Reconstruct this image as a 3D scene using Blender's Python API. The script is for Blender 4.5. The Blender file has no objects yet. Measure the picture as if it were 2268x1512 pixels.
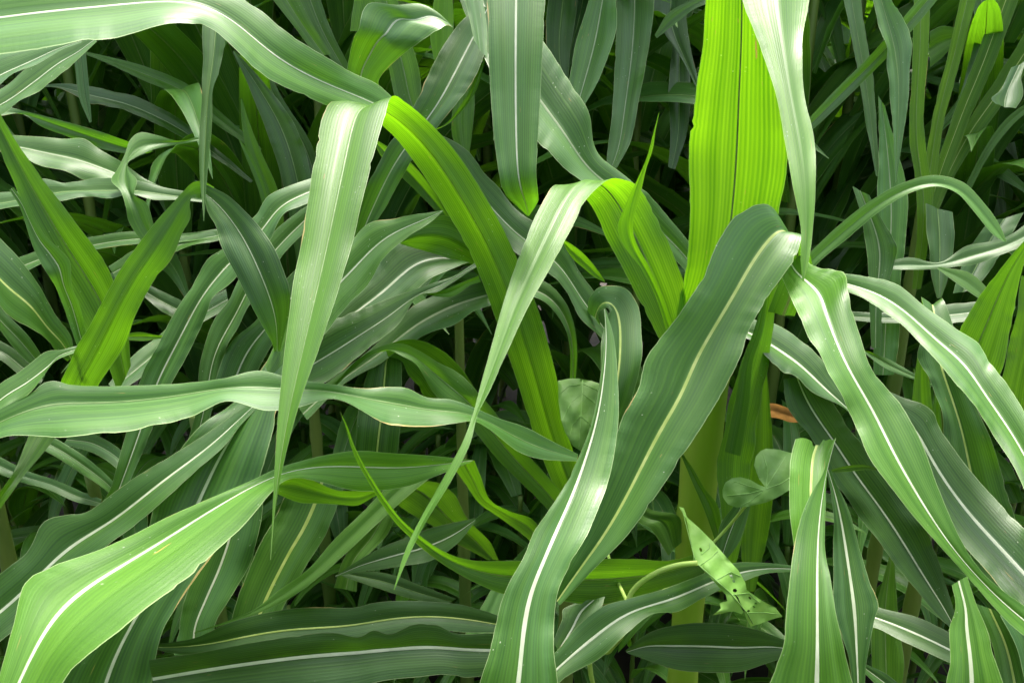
import bpy, math, random
import numpy as np
from mathutils import Vector, geometry
R = math.radians
scene = bpy.context.scene
col = scene.collection

# ------------------------------------------------------------------ camera
CAM_H, PITCH, LENS = 1.45, 17.0, 26.0
F = 2268 * LENS / 36.0
cam = bpy.data.cameras.new('camera')
cam.lens = LENS; cam.sensor_width = 36.0; cam.clip_start = 0.02; cam.clip_end = 500
camo = bpy.data.objects.new('camera', cam); col.objects.link(camo)
camo.location = (0, 0, CAM_H); camo.rotation_euler = (R(90 - PITCH), 0, 0)
scene.camera = camo

# ------------------------------------------------------------------ sky, sun, exposure
SUN_EL, SUN_AZ = 68.0, 15.0      # azimuth measured from +Y (behind the plants) towards +X
w = bpy.data.worlds.new('World'); scene.world = w; w.use_nodes = True
nt = w.node_tree
sky = nt.nodes.new('ShaderNodeTexSky'); sky.sky_type = 'NISHITA'; sky.sun_disc = False
sky.sun_elevation = R(SUN_EL); sky.sun_rotation = R(SUN_AZ)
sky.air_density = 1.0; sky.dust_density = 4.0; sky.ozone_density = 1.0
hz = nt.nodes.new('ShaderNodeHueSaturation'); hz.inputs['Saturation'].default_value = .45   # bright, thinly overcast sky
nt.links.new(sky.outputs[0], hz.inputs['Color']); nt.links.new(hz.outputs[0], nt.nodes['Background'].inputs[0])
nt.nodes['Background'].inputs[1].default_value = 0.13
sl = bpy.data.lights.new('sun', 'SUN'); sl.energy = 1.7; sl.angle = R(14); sl.specular_factor = .5; sl.color = (1, .94, .82)
so = bpy.data.objects.new('sun', sl); col.objects.link(so)
sd = Vector((math.sin(R(SUN_AZ)) * math.cos(R(SUN_EL)), math.cos(R(SUN_AZ)) * math.cos(R(SUN_EL)), math.sin(R(SUN_EL))))
so.rotation_euler = sd.to_track_quat('Z', 'Y').to_euler()
scene.view_settings.view_transform = 'Standard'; scene.view_settings.look = 'None'
scene.view_settings.gamma = 1; scene.view_settings.exposure = 2.3
scene.cycles.max_bounces = 12; scene.cycles.transmission_bounces = 10; scene.cycles.diffuse_bounces = 10

# ------------------------------------------------------------------ helpers
cp, sp_ = math.cos(R(PITCH)), math.sin(R(PITCH))
RIGHT = np.array((1., 0, 0)); UPV = np.array((0, sp_, cp)); FWD = np.array((0, cp, -sp_))
CAMP = np.array((0, 0, CAM_H))
def U(x, y, d):
    """the place whose direction is photo pixel (x, y) and whose depth is d metres"""
    return CAMP + d * (FWD + RIGHT * ((x - 1134) / F) + UPV * (-(y - 756) / F))

def link_mesh(name, verts, faces, mat, parent=None, uv=None, color=None, smooth=True):
    me = bpy.data.meshes.new(name)
    me.from_pydata([tuple(v) for v in verts], [], faces)
    if smooth: me.polygons.foreach_set('use_smooth', [True] * len(me.polygons))
    if uv is not None:
        l = me.uv_layers.new(name='UVMap')
        idx = np.zeros(len(me.loops), dtype=np.int32); me.loops.foreach_get('vertex_index', idx)
        l.data.foreach_set('uv', np.asarray(uv, dtype=np.float32)[idx].ravel())
    me.materials.append(mat); me.update()
    o = bpy.data.objects.new(name, me); col.objects.link(o)
    if parent is not None: o.parent = parent
    if color is not None: o.color = color
    return o

def thing(name, label, cat, loc, group=None):
    o = bpy.data.objects.new(name, None); col.objects.link(o)
    o.empty_display_size = .05
    o.location = loc; o['label'] = label; o['category'] = cat
    if group: o['group'] = group
    return o

# ------------------------------------------------------------------ materials
def N(nt, t, **kw):
    n = nt.nodes.new(t)
    for k, v in kw.items():
        if k.startswith('i_'):
            key = k[2:]; n.inputs[int(key) if key.isdigit() else key].default_value = v
        else: setattr(n, k, v)
    return n
def mixc(nt, fac, a, b, mode='MIX'):
    n = nt.nodes.new('ShaderNodeMix'); n.data_type = 'RGBA'; n.blend_type = mode
    for s, v in ((0, fac), (6, a), (7, b)):
        if isinstance(v, bpy.types.NodeSocket): nt.links.new(v, n.inputs[s])
        else: n.inputs[s].default_value = v if not isinstance(v, tuple) or len(v) == 4 else v + (1,)
    return n.outputs[2]
def math_(nt, op, a, b=0.0, clamp=False):
    n = nt.nodes.new('ShaderNodeMath'); n.operation = op; n.use_clamp = clamp
    for s, v in ((0, a), (1, b)):
        if isinstance(v, bpy.types.NodeSocket): nt.links.new(v, n.inputs[s])
        else: n.inputs[s].default_value = v
    return n.outputs[0]
def smooth(nt, x, lo, hi, a=0.0, b=1.0):
    n = nt.nodes.new('ShaderNodeMapRange'); n.interpolation_type = 'SMOOTHSTEP'
    nt.links.new(x, n.inputs[0])
    for i, v in zip((1, 2, 3, 4), (lo, hi, a, b)): n.inputs[i].default_value = v
    return n.outputs[0]

def leaf_material(name, base_lo, base_hi, trans, spec=.46, rough=.44):
    m = bpy.data.materials.new(name); m.use_nodes = True; nt = m.node_tree; nt.nodes.clear()
    L = nt.links.new
    out = N(nt, 'ShaderNodeOutputMaterial')
    uv = N(nt, 'ShaderNodeUVMap', uv_map='UVMap'); sep = N(nt, 'ShaderNodeSeparateXYZ'); L(uv.outputs[0], sep.inputs[0])
    info = N(nt, 'ShaderNodeObjectInfo'); sc_ = N(nt, 'ShaderNodeSeparateColor'); L(info.outputs['Color'], sc_.inputs[0])
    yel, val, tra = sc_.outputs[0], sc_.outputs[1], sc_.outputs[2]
    rnd = math_(nt, 'MULTIPLY', info.outputs['Random'], 40.0)
    def streak(su, sv, detail=2.0, rough_=.5):
        c = N(nt, 'ShaderNodeCombineXYZ')
        L(math_(nt, 'MULTIPLY', sep.outputs[0], su), c.inputs[0]); L(math_(nt, 'MULTIPLY', sep.outputs[1], sv), c.inputs[1]); L(rnd, c.inputs[2])
        n = N(nt, 'ShaderNodeTexNoise', i_Scale=1.0, i_Detail=detail, i_Roughness=rough_); L(c.outputs[0], n.inputs['Vector'])
        return n.outputs['Fac']
    fine = streak(70, 1.6, 3.0, .6)
    mid_ = streak(17, .9, 3.0, .6)
    broad = streak(5.0, 2.2, 1.0)
    patch = streak(1.6, 7.0, 2.0)
    veins = N(nt, 'ShaderNodeTexWave', wave_type='BANDS', bands_direction='X', i_Scale=7.0, i_Distortion=2.2)
    veins.inputs['Detail'].default_value = 1.0
    cw = N(nt, 'ShaderNodeCombineXYZ'); L(sep.outputs[0], cw.inputs[0]); L(math_(nt, 'MULTIPLY', sep.outputs[1], .25), cw.inputs[1]); L(rnd, cw.inputs[2])
    L(cw.outputs[0], veins.inputs['Vector'])
    s1 = math_(nt, 'ADD', math_(nt, 'MULTIPLY', smooth(nt, fine, .3, .7), .35), math_(nt, 'MULTIPLY', smooth(nt, mid_, .35, .65), .45))
    s1 = math_(nt, 'ADD', math_(nt, 'MULTIPLY', s1, .75), math_(nt, 'MULTIPLY', smooth(nt, broad, .35, .65), .4))
    c = mixc(nt, s1, base_lo, base_hi)
    # bluish waxy bloom rubbed off here and there
    c = mixc(nt, math_(nt, 'MULTIPLY', smooth(nt, math_(nt, 'ADD', math_(nt, 'MULTIPLY', broad, .5), math_(nt, 'MULTIPLY', patch, .5)), .45, .62), .45), c, (.050, .125, .055, 1))
    # young, yellower blades
    c = mixc(nt, yel, c, mixc(nt, s1, (.050, .15, .006, 1), (.10, .24, .016, 1)))
    # pale margin
    e = math_(nt, 'ABSOLUTE', math_(nt, 'SUBTRACT', math_(nt, 'MULTIPLY', sep.outputs[0], 2.0), 1.0))
    marg = smooth(nt, e, .972, .99)
    c = mixc(nt, math_(nt, 'MULTIPLY', marg, .5), c, (.38, .48, .22, 1))
    # dust specks and small nibble scars
    co = N(nt, 'ShaderNodeCombineXYZ'); L(math_(nt, 'MULTIPLY', sep.outputs[0], .08), co.inputs[0]); L(sep.outputs[1], co.inputs[1]); L(rnd, co.inputs[2])
    vor = N(nt, 'ShaderNodeTexVoronoi', i_Scale=150.0); L(co.outputs[0], vor.inputs['Vector'])
    clus = N(nt, 'ShaderNodeTexNoise', i_Scale=14.0, i_Detail=1.0); L(co.outputs[0], clus.inputs['Vector'])
    sepc = N(nt, 'ShaderNodeSeparateColor'); L(vor.outputs['Color'], sepc.inputs[0])
    keep = math_(nt, 'MULTIPLY', math_(nt, 'GREATER_THAN', sepc.outputs[0], .5), smooth(nt, clus.outputs['Fac'], .57, .66))
    speck = math_(nt, 'MULTIPLY', keep, smooth(nt, vor.outputs['Distance'], .08, .16, 1, 0))
    c = mixc(nt, math_(nt, 'MULTIPLY', speck, .6), c, (.55, .6, .42, 1))
    # yellow-brown scorch streaks, rare
    scor = math_(nt, 'MULTIPLY', smooth(nt, streak(26, 26, 2.0), .74, .79), .8)
    c = mixc(nt, scor, c, (.36, .26, .07, 1))
    cm = N(nt, 'ShaderNodeCombineXYZ'); L(math_(nt, 'MULTIPLY', math_(nt, 'GREATER_THAN', sep.outputs[0], .5), 7.3), cm.inputs[0]); L(math_(nt, 'MULTIPLY', sep.outputs[1], 9.0), cm.inputs[1]); L(rnd, cm.inputs[2])
    nm = N(nt, 'ShaderNodeTexNoise', i_Scale=1.0, i_Detail=3.0); L(cm.outputs[0], nm.inputs['Vector'])
    edge_in = math_(nt, 'ADD', e, math_(nt, 'MULTIPLY', math_(nt, 'SUBTRACT', nm.outputs['Fac'], .68), .5))
    dry = math_(nt, 'MULTIPLY', smooth(nt, nm.outputs['Fac'], .60, .66), smooth(nt, edge_in, .955, .975))
    c = mixc(nt, dry, c, (.42, .32, .12, 1))
    c = mixc(nt, 1.0, c, (0, 0, 0, 1), 'MULTIPLY') if False else c
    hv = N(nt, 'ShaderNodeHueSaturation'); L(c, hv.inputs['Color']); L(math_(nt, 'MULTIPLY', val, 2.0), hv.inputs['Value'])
    c = hv.outputs[0]
    # transmission colour: parallel veins let less light through
    vv = math_(nt, 'ADD', math_(nt, 'MULTIPLY', smooth(nt, veins.outputs['Fac'], .05, .95), .6), math_(nt, 'MULTIPLY', smooth(nt, mid_, .3, .7), .5))
    vv = math_(nt, 'ADD', math_(nt, 'MULTIPLY', vv, .75), math_(nt, 'MULTIPLY', smooth(nt, broad, .35, .65), .25))
    t = mixc(nt, vv, tuple(v * .4 for v in trans[:3]) + (1,), tuple(trans[:3]) + (1,))
    ty = mixc(nt, vv, (.085, .30, .002, 1), (.31, .66, .005, 1))
    t = mixc(nt, math_(nt, 'MULTIPLY', yel, .9), t, ty)
    t = mixc(nt, scor, t, (.3, .2, .05, 1))
    bump = N(nt, 'ShaderNodeBump', i_Strength=.16, i_Distance=.0012)
    h = math_(nt, 'ADD', math_(nt, 'MULTIPLY', fine, .7), math_(nt, 'MULTIPLY', veins.outputs['Fac'], .3))
    rip = streak(3.0, 190.0, 2.0)     # crosswise puckers
    h = math_(nt, 'ADD', h, math_(nt, 'MULTIPLY', math_(nt, 'MULTIPLY', rip, smooth(nt, e, .45, .9)), 1.1))
    L(h, bump.inputs['Height'])
    p = N(nt, 'ShaderNodeBsdfPrincipled', i_Roughness=rough)
    p.inputs['Specular IOR Level'].default_value = spec
    L(c, p.inputs['Base Color']); L(bump.outputs[0], p.inputs['Normal'])
    L(smooth(nt, math_(nt, 'ADD', math_(nt, 'MULTIPLY', mid_, .6), math_(nt, 'MULTIPLY', patch, .4)), .3, .7, rough - .09, rough + .13), p.inputs['Roughness'])
    tr = N(nt, 'ShaderNodeBsdfTranslucent'); L(t, tr.inputs[0]); L(bump.outputs[0], tr.inputs['Normal'])
    mx = N(nt, 'ShaderNodeMixShader'); L(tra, mx.inputs[0]); L(p.outputs[0], mx.inputs[1]); L(tr.outputs[0], mx.inputs[2])
    L(mx.outputs[0], out.inputs[0])
    return m

def simple_mat(name, c1, c2, rough=.5, scale=30.0, stretch=(1, 1, 1), bump=.2, trans=None):
    m = bpy.data.materials.new(name); m.use_nodes = True; nt = m.node_tree; L = nt.links.new
    p = nt.nodes['Principled BSDF']; p.inputs['Roughness'].default_value = rough
    tc = N(nt, 'ShaderNodeTexCoord'); mp = N(nt, 'ShaderNodeMapping'); mp.inputs['Scale'].default_value = stretch
    L(tc.outputs['Object'], mp.inputs[0])
    n = N(nt, 'ShaderNodeTexNoise', i_Scale=scale, i_Detail=4.0); L(mp.outputs[0], n.inputs['Vector'])
    f = smooth(nt, n.outputs['Fac'], .3, .7)
    L(mixc(nt, f, c1, c2), p.inputs['Base Color'])
    b = N(nt, 'ShaderNodeBump', i_Strength=bump, i_Distance=.004); L(n.outputs['Fac'], b.inputs['Height']); L(b.outputs[0], p.inputs['Normal'])
    if trans:
        out = nt.nodes['Material Output']
        tr = N(nt, 'ShaderNodeBsdfTranslucent'); tr.inputs[0].default_value = trans + (1,)
        mx = N(nt, 'ShaderNodeMixShader'); mx.inputs[0].default_value = .35
        L(p.outputs[0], mx.inputs[1]); L(tr.outputs[0], mx.inputs[2]); L(mx.outputs[0], out.inputs[0])
    return m

M_LEAF = leaf_material('maize_leaf', (.014, .060, .007, 1), (.060, .150, .018, 1), (.18, .52, .010, 1))
M_SHEATH = leaf_material('maize_sheath', (.045, .095, .010, 1), (.11, .18, .022, 1), (.24, .46, .010, 1), .3, .6)
M_RIB = simple_mat('midrib_white', (.55, .62, .42), (.70, .75, .56), .42, 60, (1, 1, 1), .1, (.35, .45, .15))
M_RIBY = simple_mat('midrib_yellow', (.42, .55, .12), (.58, .68, .22), .42, 60, (1, 1, 1), .1, (.35, .45, .08))
M_RIBP = simple_mat('midrib_shaded', (.26, .36, .18), (.38, .46, .26), .45, 60, (1, 1, 1), .1, (.25, .35, .08))  # darker copy of the white midrib, shade put into its colour
M_RIBG = simple_mat('midrib_green', (.13, .24, .06), (.22, .34, .11), .42, 60, (1, 1, 1), .1, (.25, .35, .05))
M_STALK = simple_mat('maize_stalk', (.10, .18, .03), (.20, .28, .055), .5, 26, (1, 1, .12), .12, (.2, .3, .02))
M_VINEH = simple_mat('vine_leaf_deep', (.12, .26, .05), (.18, .35, .07), .55, 45, (1, 1, 1), .35, (.25, .45, .06))
M_STALKY = simple_mat('maize_stalk_yellow', (.26, .46, .03), (.42, .56, .08), .45, 22, (1, 1, .08), .15, (.3, .45, .02))
M_VINE = simple_mat('vine_leaf', (.22, .46, .07), (.30, .55, .11), .55, 45, (1, 1, 1), .35, (.28, .5, .06))
M_VSTEM = simple_mat('vine_stem', (.40, .60, .12), (.50, .66, .18), .5, 40, (1, 1, 1), .1, (.4, .6, .08))
M_VEIN = simple_mat('vine_vein', (.17, .34, .07), (.24, .42, .1), .5, 40)
M_DRY = simple_mat('dry_leaf', (.06, .030, .006), (.13, .065, .014), .8, 40, (1, 1, 1), .3)
M_DRY.node_tree.nodes['Principled BSDF'].inputs['Specular IOR Level'].default_value = .05
M_SOIL = simple_mat('soil', (.018, .013, .008), (.04, .028, .018), .95, 9, (1, 1, 1), .9)

# ------------------------------------------------------------------ one blade from its two traced edges
def hermite(t, P):
    """cubic curve through rows of P at parameters t"""
    n = len(t); T = np.zeros_like(P)
    for i in range(n):
        if i == 0: T[i] = (P[1] - P[0]) / (t[1] - t[0])
        elif i == n - 1: T[i] = (P[-1] - P[-2]) / (t[-1] - t[-2])
        else:
            a = (P[i] - P[i-1]) / (t[i] - t[i-1]); b = (P[i+1] - P[i]) / (t[i+1] - t[i])
            h0, h1 = t[i] - t[i-1], t[i+1] - t[i]
            T[i] = (a * h1 + b * h0) / (h0 + h1)
    return T
def sample(t, P, T, s):
    out = np.zeros((len(s), P.shape[1]))
    j = np.clip(np.searchsorted(t, s, side='right') - 1, 0, len(t) - 2)
    h = (t[j+1] - t[j]); x = ((s - t[j]) / h)[:, None]; h = h[:, None]
    return ((2*x**3 - 3*x**2 + 1) * P[j] + (x**3 - 2*x**2 + x) * h * T[j] + (-2*x**3 + 3*x**2) * P[j+1] + (x**3 - x**2) * h * T[j+1])

def build_blade(parent, Lp, Rp, m=.5, mw=.036, fold=.1, tone=(0, .5, .3), wav=1.0, rib=None, under=False, facing=None, seed=0, nu=14, name='leaf', label=None, mat=None, jag=0.0):
    """Lp, Rp: dense rows of edge points (world, minus parent location)"""
    rng = random.Random(seed)
    n = len(Lp); C = (Lp + Rp) / 2
    W = np.linalg.norm(Rp - Lp, axis=1)
    T = np.gradient(C, axis=0); T /= np.linalg.norm(T, axis=1)[:, None] + 1e-9
    A = Rp - Lp
    for i in range(n):
        if W[i] < .003: A[i] = A[i-1] if i else A[min(n-1, 3)]
    Ah = A / (np.linalg.norm(A, axis=1)[:, None] + 1e-9)
    Nn = np.cross(Ah, T); Nn /= np.linalg.norm(Nn, axis=1)[:, None] + 1e-9
    if facing is None: sgn = 1.0
    else:
        i = int(np.argmax(W)); sgn = 1.0 if np.dot(Nn[i], facing[i]) > 0 else -1.0
    if under: sgn = -sgn
    UpN = Nn * sgn
    if nu > 10:
        vv = np.concatenate([[0], np.cumsum(np.linalg.norm(np.diff(C, axis=0), axis=1))]); ht = []
        for side in range(2):
            g = np.zeros(n)
            for _ in range(int(vv[-1] / .11)):
                c0 = rng.uniform(0, vv[-1]); g += rng.choice((.008, .012, .02, .03)) * np.exp(-((vv - c0) / rng.uniform(.003, .009)) ** 2)
            g += .006 * np.array([rng.random() for _ in range(n)])
            ht.append(g[:, None])
    mm = np.interp(np.linspace(0, 1, n), np.linspace(0, 1, len(m)), m)[:, None] if isinstance(m, (list, tuple)) else np.full((n, 1), m)
    Pm = Lp + (Rp - Lp) * mm - UpN * (fold * W)[:, None]
    if n > 44 and nu > 10:      # a midrib is stiff: iron its path over a few centimetres
        kr = np.hanning(23); kr /= kr.sum(); pad = np.concatenate([2*Pm[:1] - Pm[11:0:-1], Pm, 2*Pm[-1:] - Pm[-2:-13:-1]])
        Pm = np.stack([np.convolve(pad[:, c], kr, 'valid') for c in range(3)], 1)
    v = np.concatenate([[0], np.cumsum(np.linalg.norm(np.diff(C, axis=0), axis=1))])
    us = np.linspace(0, 1, nu + 1)
    lam1, lam2 = rng.uniform(.06, .10), rng.uniform(.05, .09); p1, p2, p3, p4 = [rng.uniform(0, 6.28) for _ in range(4)]
    amp = wav * .0045 * np.minimum(1, W / .07)
    endf = np.minimum(1, np.minimum(v, v[-1] - v) / .05)
    verts = np.zeros((n, nu + 1, 3)); uvs = np.zeros((n, nu + 1, 2))
    for k, u in enumerate(us):
        m0 = .5
        if u <= m0: a = u / m0; P = Lp + (Pm - Lp) * a
        else: a = (1 - u) / (1 - m0); P = Rp + (Pm - Rp) * a
        e = 1 - a
        ph = (p1, lam1, p3) if u <= m0 else (p2, lam2, p4)
        side = np.sin(6.283 * v / ph[1] + ph[0]) * .6 + np.sin(6.283 * v / (ph[1] * 2.7) + ph[2])
        side = side * (.55 + .45 * np.sin(6.283 * v / .31 + p2 + p4)) + .16 * np.sin(6.283 * v / .023 + p1) * np.clip(np.sin(6.283 * v / .19 + p3), 0, 1)
        off = amp * endf * side * e ** 2 + .028 * W * math.sin(math.pi * a)
        off = off + amp * .18 * np.sin(6.283 * v / .16 + p3 + 2 * e) * endf
        if nu > 10:
            if k == 0: P = P + (Rp - Lp) * ht[0]
            if k == 1: P = P + (Rp - Lp) * ht[0] * .3
            if k == nu: P = P - (Rp - Lp) * ht[1]
            if k == nu - 1: P = P - (Rp - Lp) * ht[1] * .3
        if jag:
            back = jag * (abs(u - .5) < .12) + jag * .5 * rng.random()
            P = P - T * (back * np.clip((np.arange(n) - n + 13) / 12.0, 0, 1))[:, None]
        verts[:, k] = P + UpN * off[:, None]
        uvs[:, k, 0] = u; uvs[:, k, 1] = v
    idx = np.arange(n * (nu + 1)).reshape(n, nu + 1)
    q = np.stack([idx[:-1, :-1], idx[:-1, 1:], idx[1:, 1:], idx[1:, :-1]], -1).reshape(-1, 4)
    o = link_mesh(name, verts.reshape(-1, 3), q.tolist(), mat or M_LEAF, parent, uvs.reshape(-1, 2), (tone[0], tone[1], tone[2], 1))
    if label: o['label'] = label
    if rib is not None:
        fw = np.interp(np.linspace(0, 1, n), np.linspace(0, 1, len(mw)), mw) if isinstance(mw, (list, tuple)) else np.full(n, mw)
        a = np.maximum(fw * W * .43, .0002)
        mid = verts[:, nu // 2] 
        angs = np.linspace(0, 2 * math.pi, 9)[:-1]
        rv = np.zeros((n, 8, 3))
        for k, g in enumerate(angs):
            hgt = np.where(math.sin(g) >= 0, .13, .45) * math.sin(g)
            rv[:, k] = mid + Ah * (a * math.cos(g))[:, None] + UpN * (a * hgt + .0004)[:, None]
        idx = np.arange(n * 8).reshape(n, 8)
        q = np.stack([idx[:-1], np.roll(idx, -1, 1)[:-1], np.roll(idx, -1, 1)[1:], idx[1:]], -1).reshape(-1, 4)
        link_mesh('midrib', rv.reshape(-1, 3), q.tolist(), rib, o)
    return o

RIBS = {'p': M_RIBP, 'w': M_RIB, 'y': M_RIBY, 'g': M_RIBG, None: None}
leaf_count = [0]
def leaf(plant, st, d, k=.6, kx=0.0, rib='w', tone=(0, .5, .3), **kw):
    st = np.array(st, dtype=float)
    n = len(st)
    c = np.stack([(st[:, 0] + st[:, 2]) / 2, (st[:, 1] + st[:, 3]) / 2], 1)
    if len(d) == n: dd = np.array(d, dtype=float)
    else:
        run = np.concatenate([[0], np.cumsum(np.hypot(*np.diff(c, axis=0).T))]); run /= run[-1]
        dd = np.interp(run, np.linspace(0, 1, len(d)), d)
    sc = F / dd
    if isinstance(k, (list, tuple)): k = np.interp(np.linspace(0, 1, n), np.linspace(0, 1, len(k)), k)
    Lq = np.stack([st[:, 0], st[:, 1], dd * (1 - k * (st[:, 1] - c[:, 1]) / F + kx * (st[:, 0] - c[:, 0]) / F)], 1)
    Rq = np.stack([st[:, 2], st[:, 3], dd * (1 - k * (st[:, 3] - c[:, 1]) / F + kx * (st[:, 2] - c[:, 0]) / F)], 1)
    Lw = np.array([U(*r) for r in Lq]); Rw = np.array([U(*r) for r in Rq])
    cw = (Lw + Rw) / 2
    seg = np.maximum(np.linalg.norm(np.diff(cw, axis=0), axis=1), .004) ** .75
    t = np.concatenate([[0], np.cumsum(seg)])
    tot = np.sum(np.linalg.norm(np.diff(cw, axis=0), axis=1))
    ns = int(min(170, max(24, tot / .005)))
    s = np.linspace(0, t[-1], ns)
    P = np.concatenate([Lw, Rw], 1); D = sample(t, P, hermite(t, P), s)
    if isinstance(kw.get('m'), (list, tuple)):
        mv = kw['m']; kw['m'] = list(np.interp(s, t, np.interp(np.linspace(0, 1, n), np.linspace(0, 1, len(mv)), mv)))
    L_, R_ = D[:, :3], D[:, 3:]
    loc = np.array(plant.location)
    leaf_count[0] += 1
    jr = random.Random(leaf_count[0] * 13)
    tone = (min(1, tone[0] + jr.uniform(0, .22)), tone[1] * jr.uniform(.86, 1.14), tone[2] * jr.uniform(.92, 1.1))
    if rib == 'w' and dd.mean() > 1.02: rib = 'p'  # deeper blades swap the white midrib for its shaded copy
    return build_blade(plant, L_ - loc, R_ - loc, facing=CAMP - (L_ + R_) / 2, rib=RIBS[rib], tone=tone, seed=leaf_count[0] * 7 + 3, **kw)

def stalk(plant, height, r0=.016, lean=(0, 0), nodes=6, name='stalk', taper=.45, mat=None):
    vs, fs = [], []; ns = nodes * 6; K = 12
    for i in range(ns + 1):
        f = i / ns; z = f * height; ph = (f * nodes) % 1.0
        r = r0 * (1 - taper * f) * (1 + .14 * math.exp(-((min(ph, 1 - ph)) / .07) ** 2))
        for j in range(K):
            a = 2 * math.pi * j / K
            vs.append((lean[0] * f * f + r * math.cos(a), lean[1] * f * f + r * .85 * math.sin(a), z))
    for i in range(ns):
        for j in range(K):
            fs.append((i*K + j, i*K + (j+1) % K, (i+1)*K + (j+1) % K, (i+1)*K + j))
    fs.append(tuple(range(ns*K, ns*K + K)))
    return link_mesh(name, vs, fs, mat or M_STALK, plant)

def plant(x, y, d, label, ytop=None, r0=.016, group=None, lean=(0, 0), **kw):
    p = U(x, y, d)
    o = thing('maize_plant', label, 'maize plant', (p[0], p[1], 0), group)
    zt = U(x, ytop if ytop is not None else y, d)[2]
    stalk(o, max(.2, zt), r0, lean, **kw)
    return o

# ------------------------------------------------------------------ ground
def make_ground():
    xs = np.linspace(-30, 30, 61); ys = np.linspace(-12, 48, 61)
    rng = random.Random(5); vs = []; fs = []
    for yy in ys:
        for xx in xs: vs.append((xx, yy, rng.uniform(-.02, .02)))
    n = len(xs)
    for i in range(n - 1):
        for j in range(n - 1): fs.append((i*n + j, i*n + j + 1, (i+1)*n + j + 1, (i+1)*n + j))
    o = link_mesh('ground', vs, fs, M_SOIL); o['kind'] = 'structure'
make_ground()

# tones: (yellowness, value/2, translucency)
G0 = (0, .5, .28)      # ordinary mid-green blade
GB = (.0, .56, .24)    # greyer, waxy blade
GL = (.3, .62, .27)   # lighter blade
GY = (.8, .6, .55)     # young, thin, lets light through
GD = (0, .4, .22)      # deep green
GU = (.45, .5, .45)    # mid-green, thin

# ------------------------------------------------------------------ the near plants, traced
p_mid = plant(1556, 960, 1.08, 'central maize plant with a broad lime backlit blade rising beside a pale hanging tip', 760, .0125, nodes=4, taper=-1.6, mat=M_STALKY)
p_arch = plant(1262, 1060, 1.12, 'maize plant whose long lime blade arches over and hangs down left of centre', 1000, .018)
p_left = plant(185, 960, 1.10, 'maize plant at left with a green blade bent into an upside-down V', 1060, .016)
p_corner = plant(-160, 1500, .62, 'maize plant off the lower left corner with a broad pale blade with white midrib', 1450, .016)
p_low = plant(1130, 1640, .66, 'maize plant below the frame whose wide blade with a thick white midrib rises mid-picture', 1600, .016)
p_twist = plant(1800, 1660, .74, 'maize plant at the lower right edge with a twisted pale blade torn at its top', 1600, .016)
p_right = plant(1960, 1090, 1.12, 'maize plant right of the central stalk with a long drooping light green blade', 1000, .016)
p_far = plant(2090, 960, 1.08, 'maize plant at the right edge with a kinked blade with yellow midrib', 860, .016)
p_top = plant(-190, 330, .95, 'maize plant off the upper left edge with a broad pale blade across the top', 200, .016)
p_grey = plant(400, 700, 1.25, 'maize plant at left with grey-green crossing blades and a curled tip', 950, .015)
p_hang = plant(1010, 400, 1.38, 'tall maize plant behind centre with a broad blade hanging straight down', 700, .016)
p_fan = plant(2050, 420, 1.5, 'maize plant at upper right with stiff leaf sheaths fanning from its base', 380, .020)
p_dark = plant(1420, 420, 1.75, 'shaded maize plant at top with dark hanging blades left of the lime blade', 620, .018)
p_shade = plant(655, 430, 1.5, 'shaded maize plant with dark upright blades under the pale top blade', 600, .018)
p_base = plant(700, 1320, 1.12, 'low maize plant at bottom left of centre with a yellow scarred blade', 1420, .015)

L = leaf
# --- upper left
L(p_top, [(-120,-60,-120,140),(0,-75,0,122),(200,-85,200,96),(400,-62,412,49),(500,-25,468,62),(560,10,520,108),(640,75,580,165),(735,135,670,212),(790,163,735,236),(840,188,800,256),(875,222,862,268)],
  [.72,.74,.78,.83,.95], k=.9, tone=(.15,.66,.3), mw=.03, fold=.06, wav=.6)
L(p_top, [(505,30,450,30),(498,100,449,85),(493,125,449,130),(485,165,447,165),(472,198,447,205),(470,260,444,255),(465,330,441,330),(458,400,443,400),(455,450,448,455),(452,490,451,490)],
  [.9,.86,.82], tone=G0, mw=.05, rib='g')
L(p_top, [(-60,140,-60,230),(0,120,0,188),(70,100,75,150),(136,95,137,111),(180,85,180,95)], [.9,.95], tone=GB, k=.9)
L(p_top, [(-60,230,-30,270),(0,195,36,236),(60,150,90,200),(110,118,150,150),(160,100,180,125),(205,80,215,92)], [.98,1.05], tone=GB, k=.5)
# --- the arching lime blade
L(p_arch, [(1245,1120,1290,1060),(1190,985,1258,960),(1140,830,1232,830),(1095,700,1195,695),(1045,570,1140,560),(990,470,1095,470),(925,370,1020,350),(870,300,960,280),(800,242,905,232),(742,219,868,219),(716,255,852,258),(700,330,832,330),(680,450,805,440),(655,600,765,590),(632,760,715,750),(617,900,668,880),(609,1020,632,1010),(604,1120,612,1115),(599,1238,600,1240)],
  [1.06,1.04,1.02,1.0,.985,.97,.955,.94,.915,.88,.845,.80,.75,.70,.65,.615,.59,.575,.56], k=.3, tone=(.72,.58,.45), mw=.03, rib='g', fold=.07, wav=.5)
L(p_arch, [(981,466,980,469),(930,474,945,500),(880,482,905,523),(820,492,850,572),(760,540,805,640),(690,610,750,700),(650,655,705,760),(600,780,660,830),(560,860,615,875),(520,940,570,920),(480,1010,510,1000),(440,1062,442,1064)],
  [.95,.9,.86,.82], k=.6, tone=GL, mw=.04, fold=.08)
L(p_arch, [(1100,540,1085,640),(1050,515,1040,592),(990,478,975,566),(930,490,925,552),(882,532,888,541)], [1.02,.98], k=-.2, tone=GU, rib=None, under=True)
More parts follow.
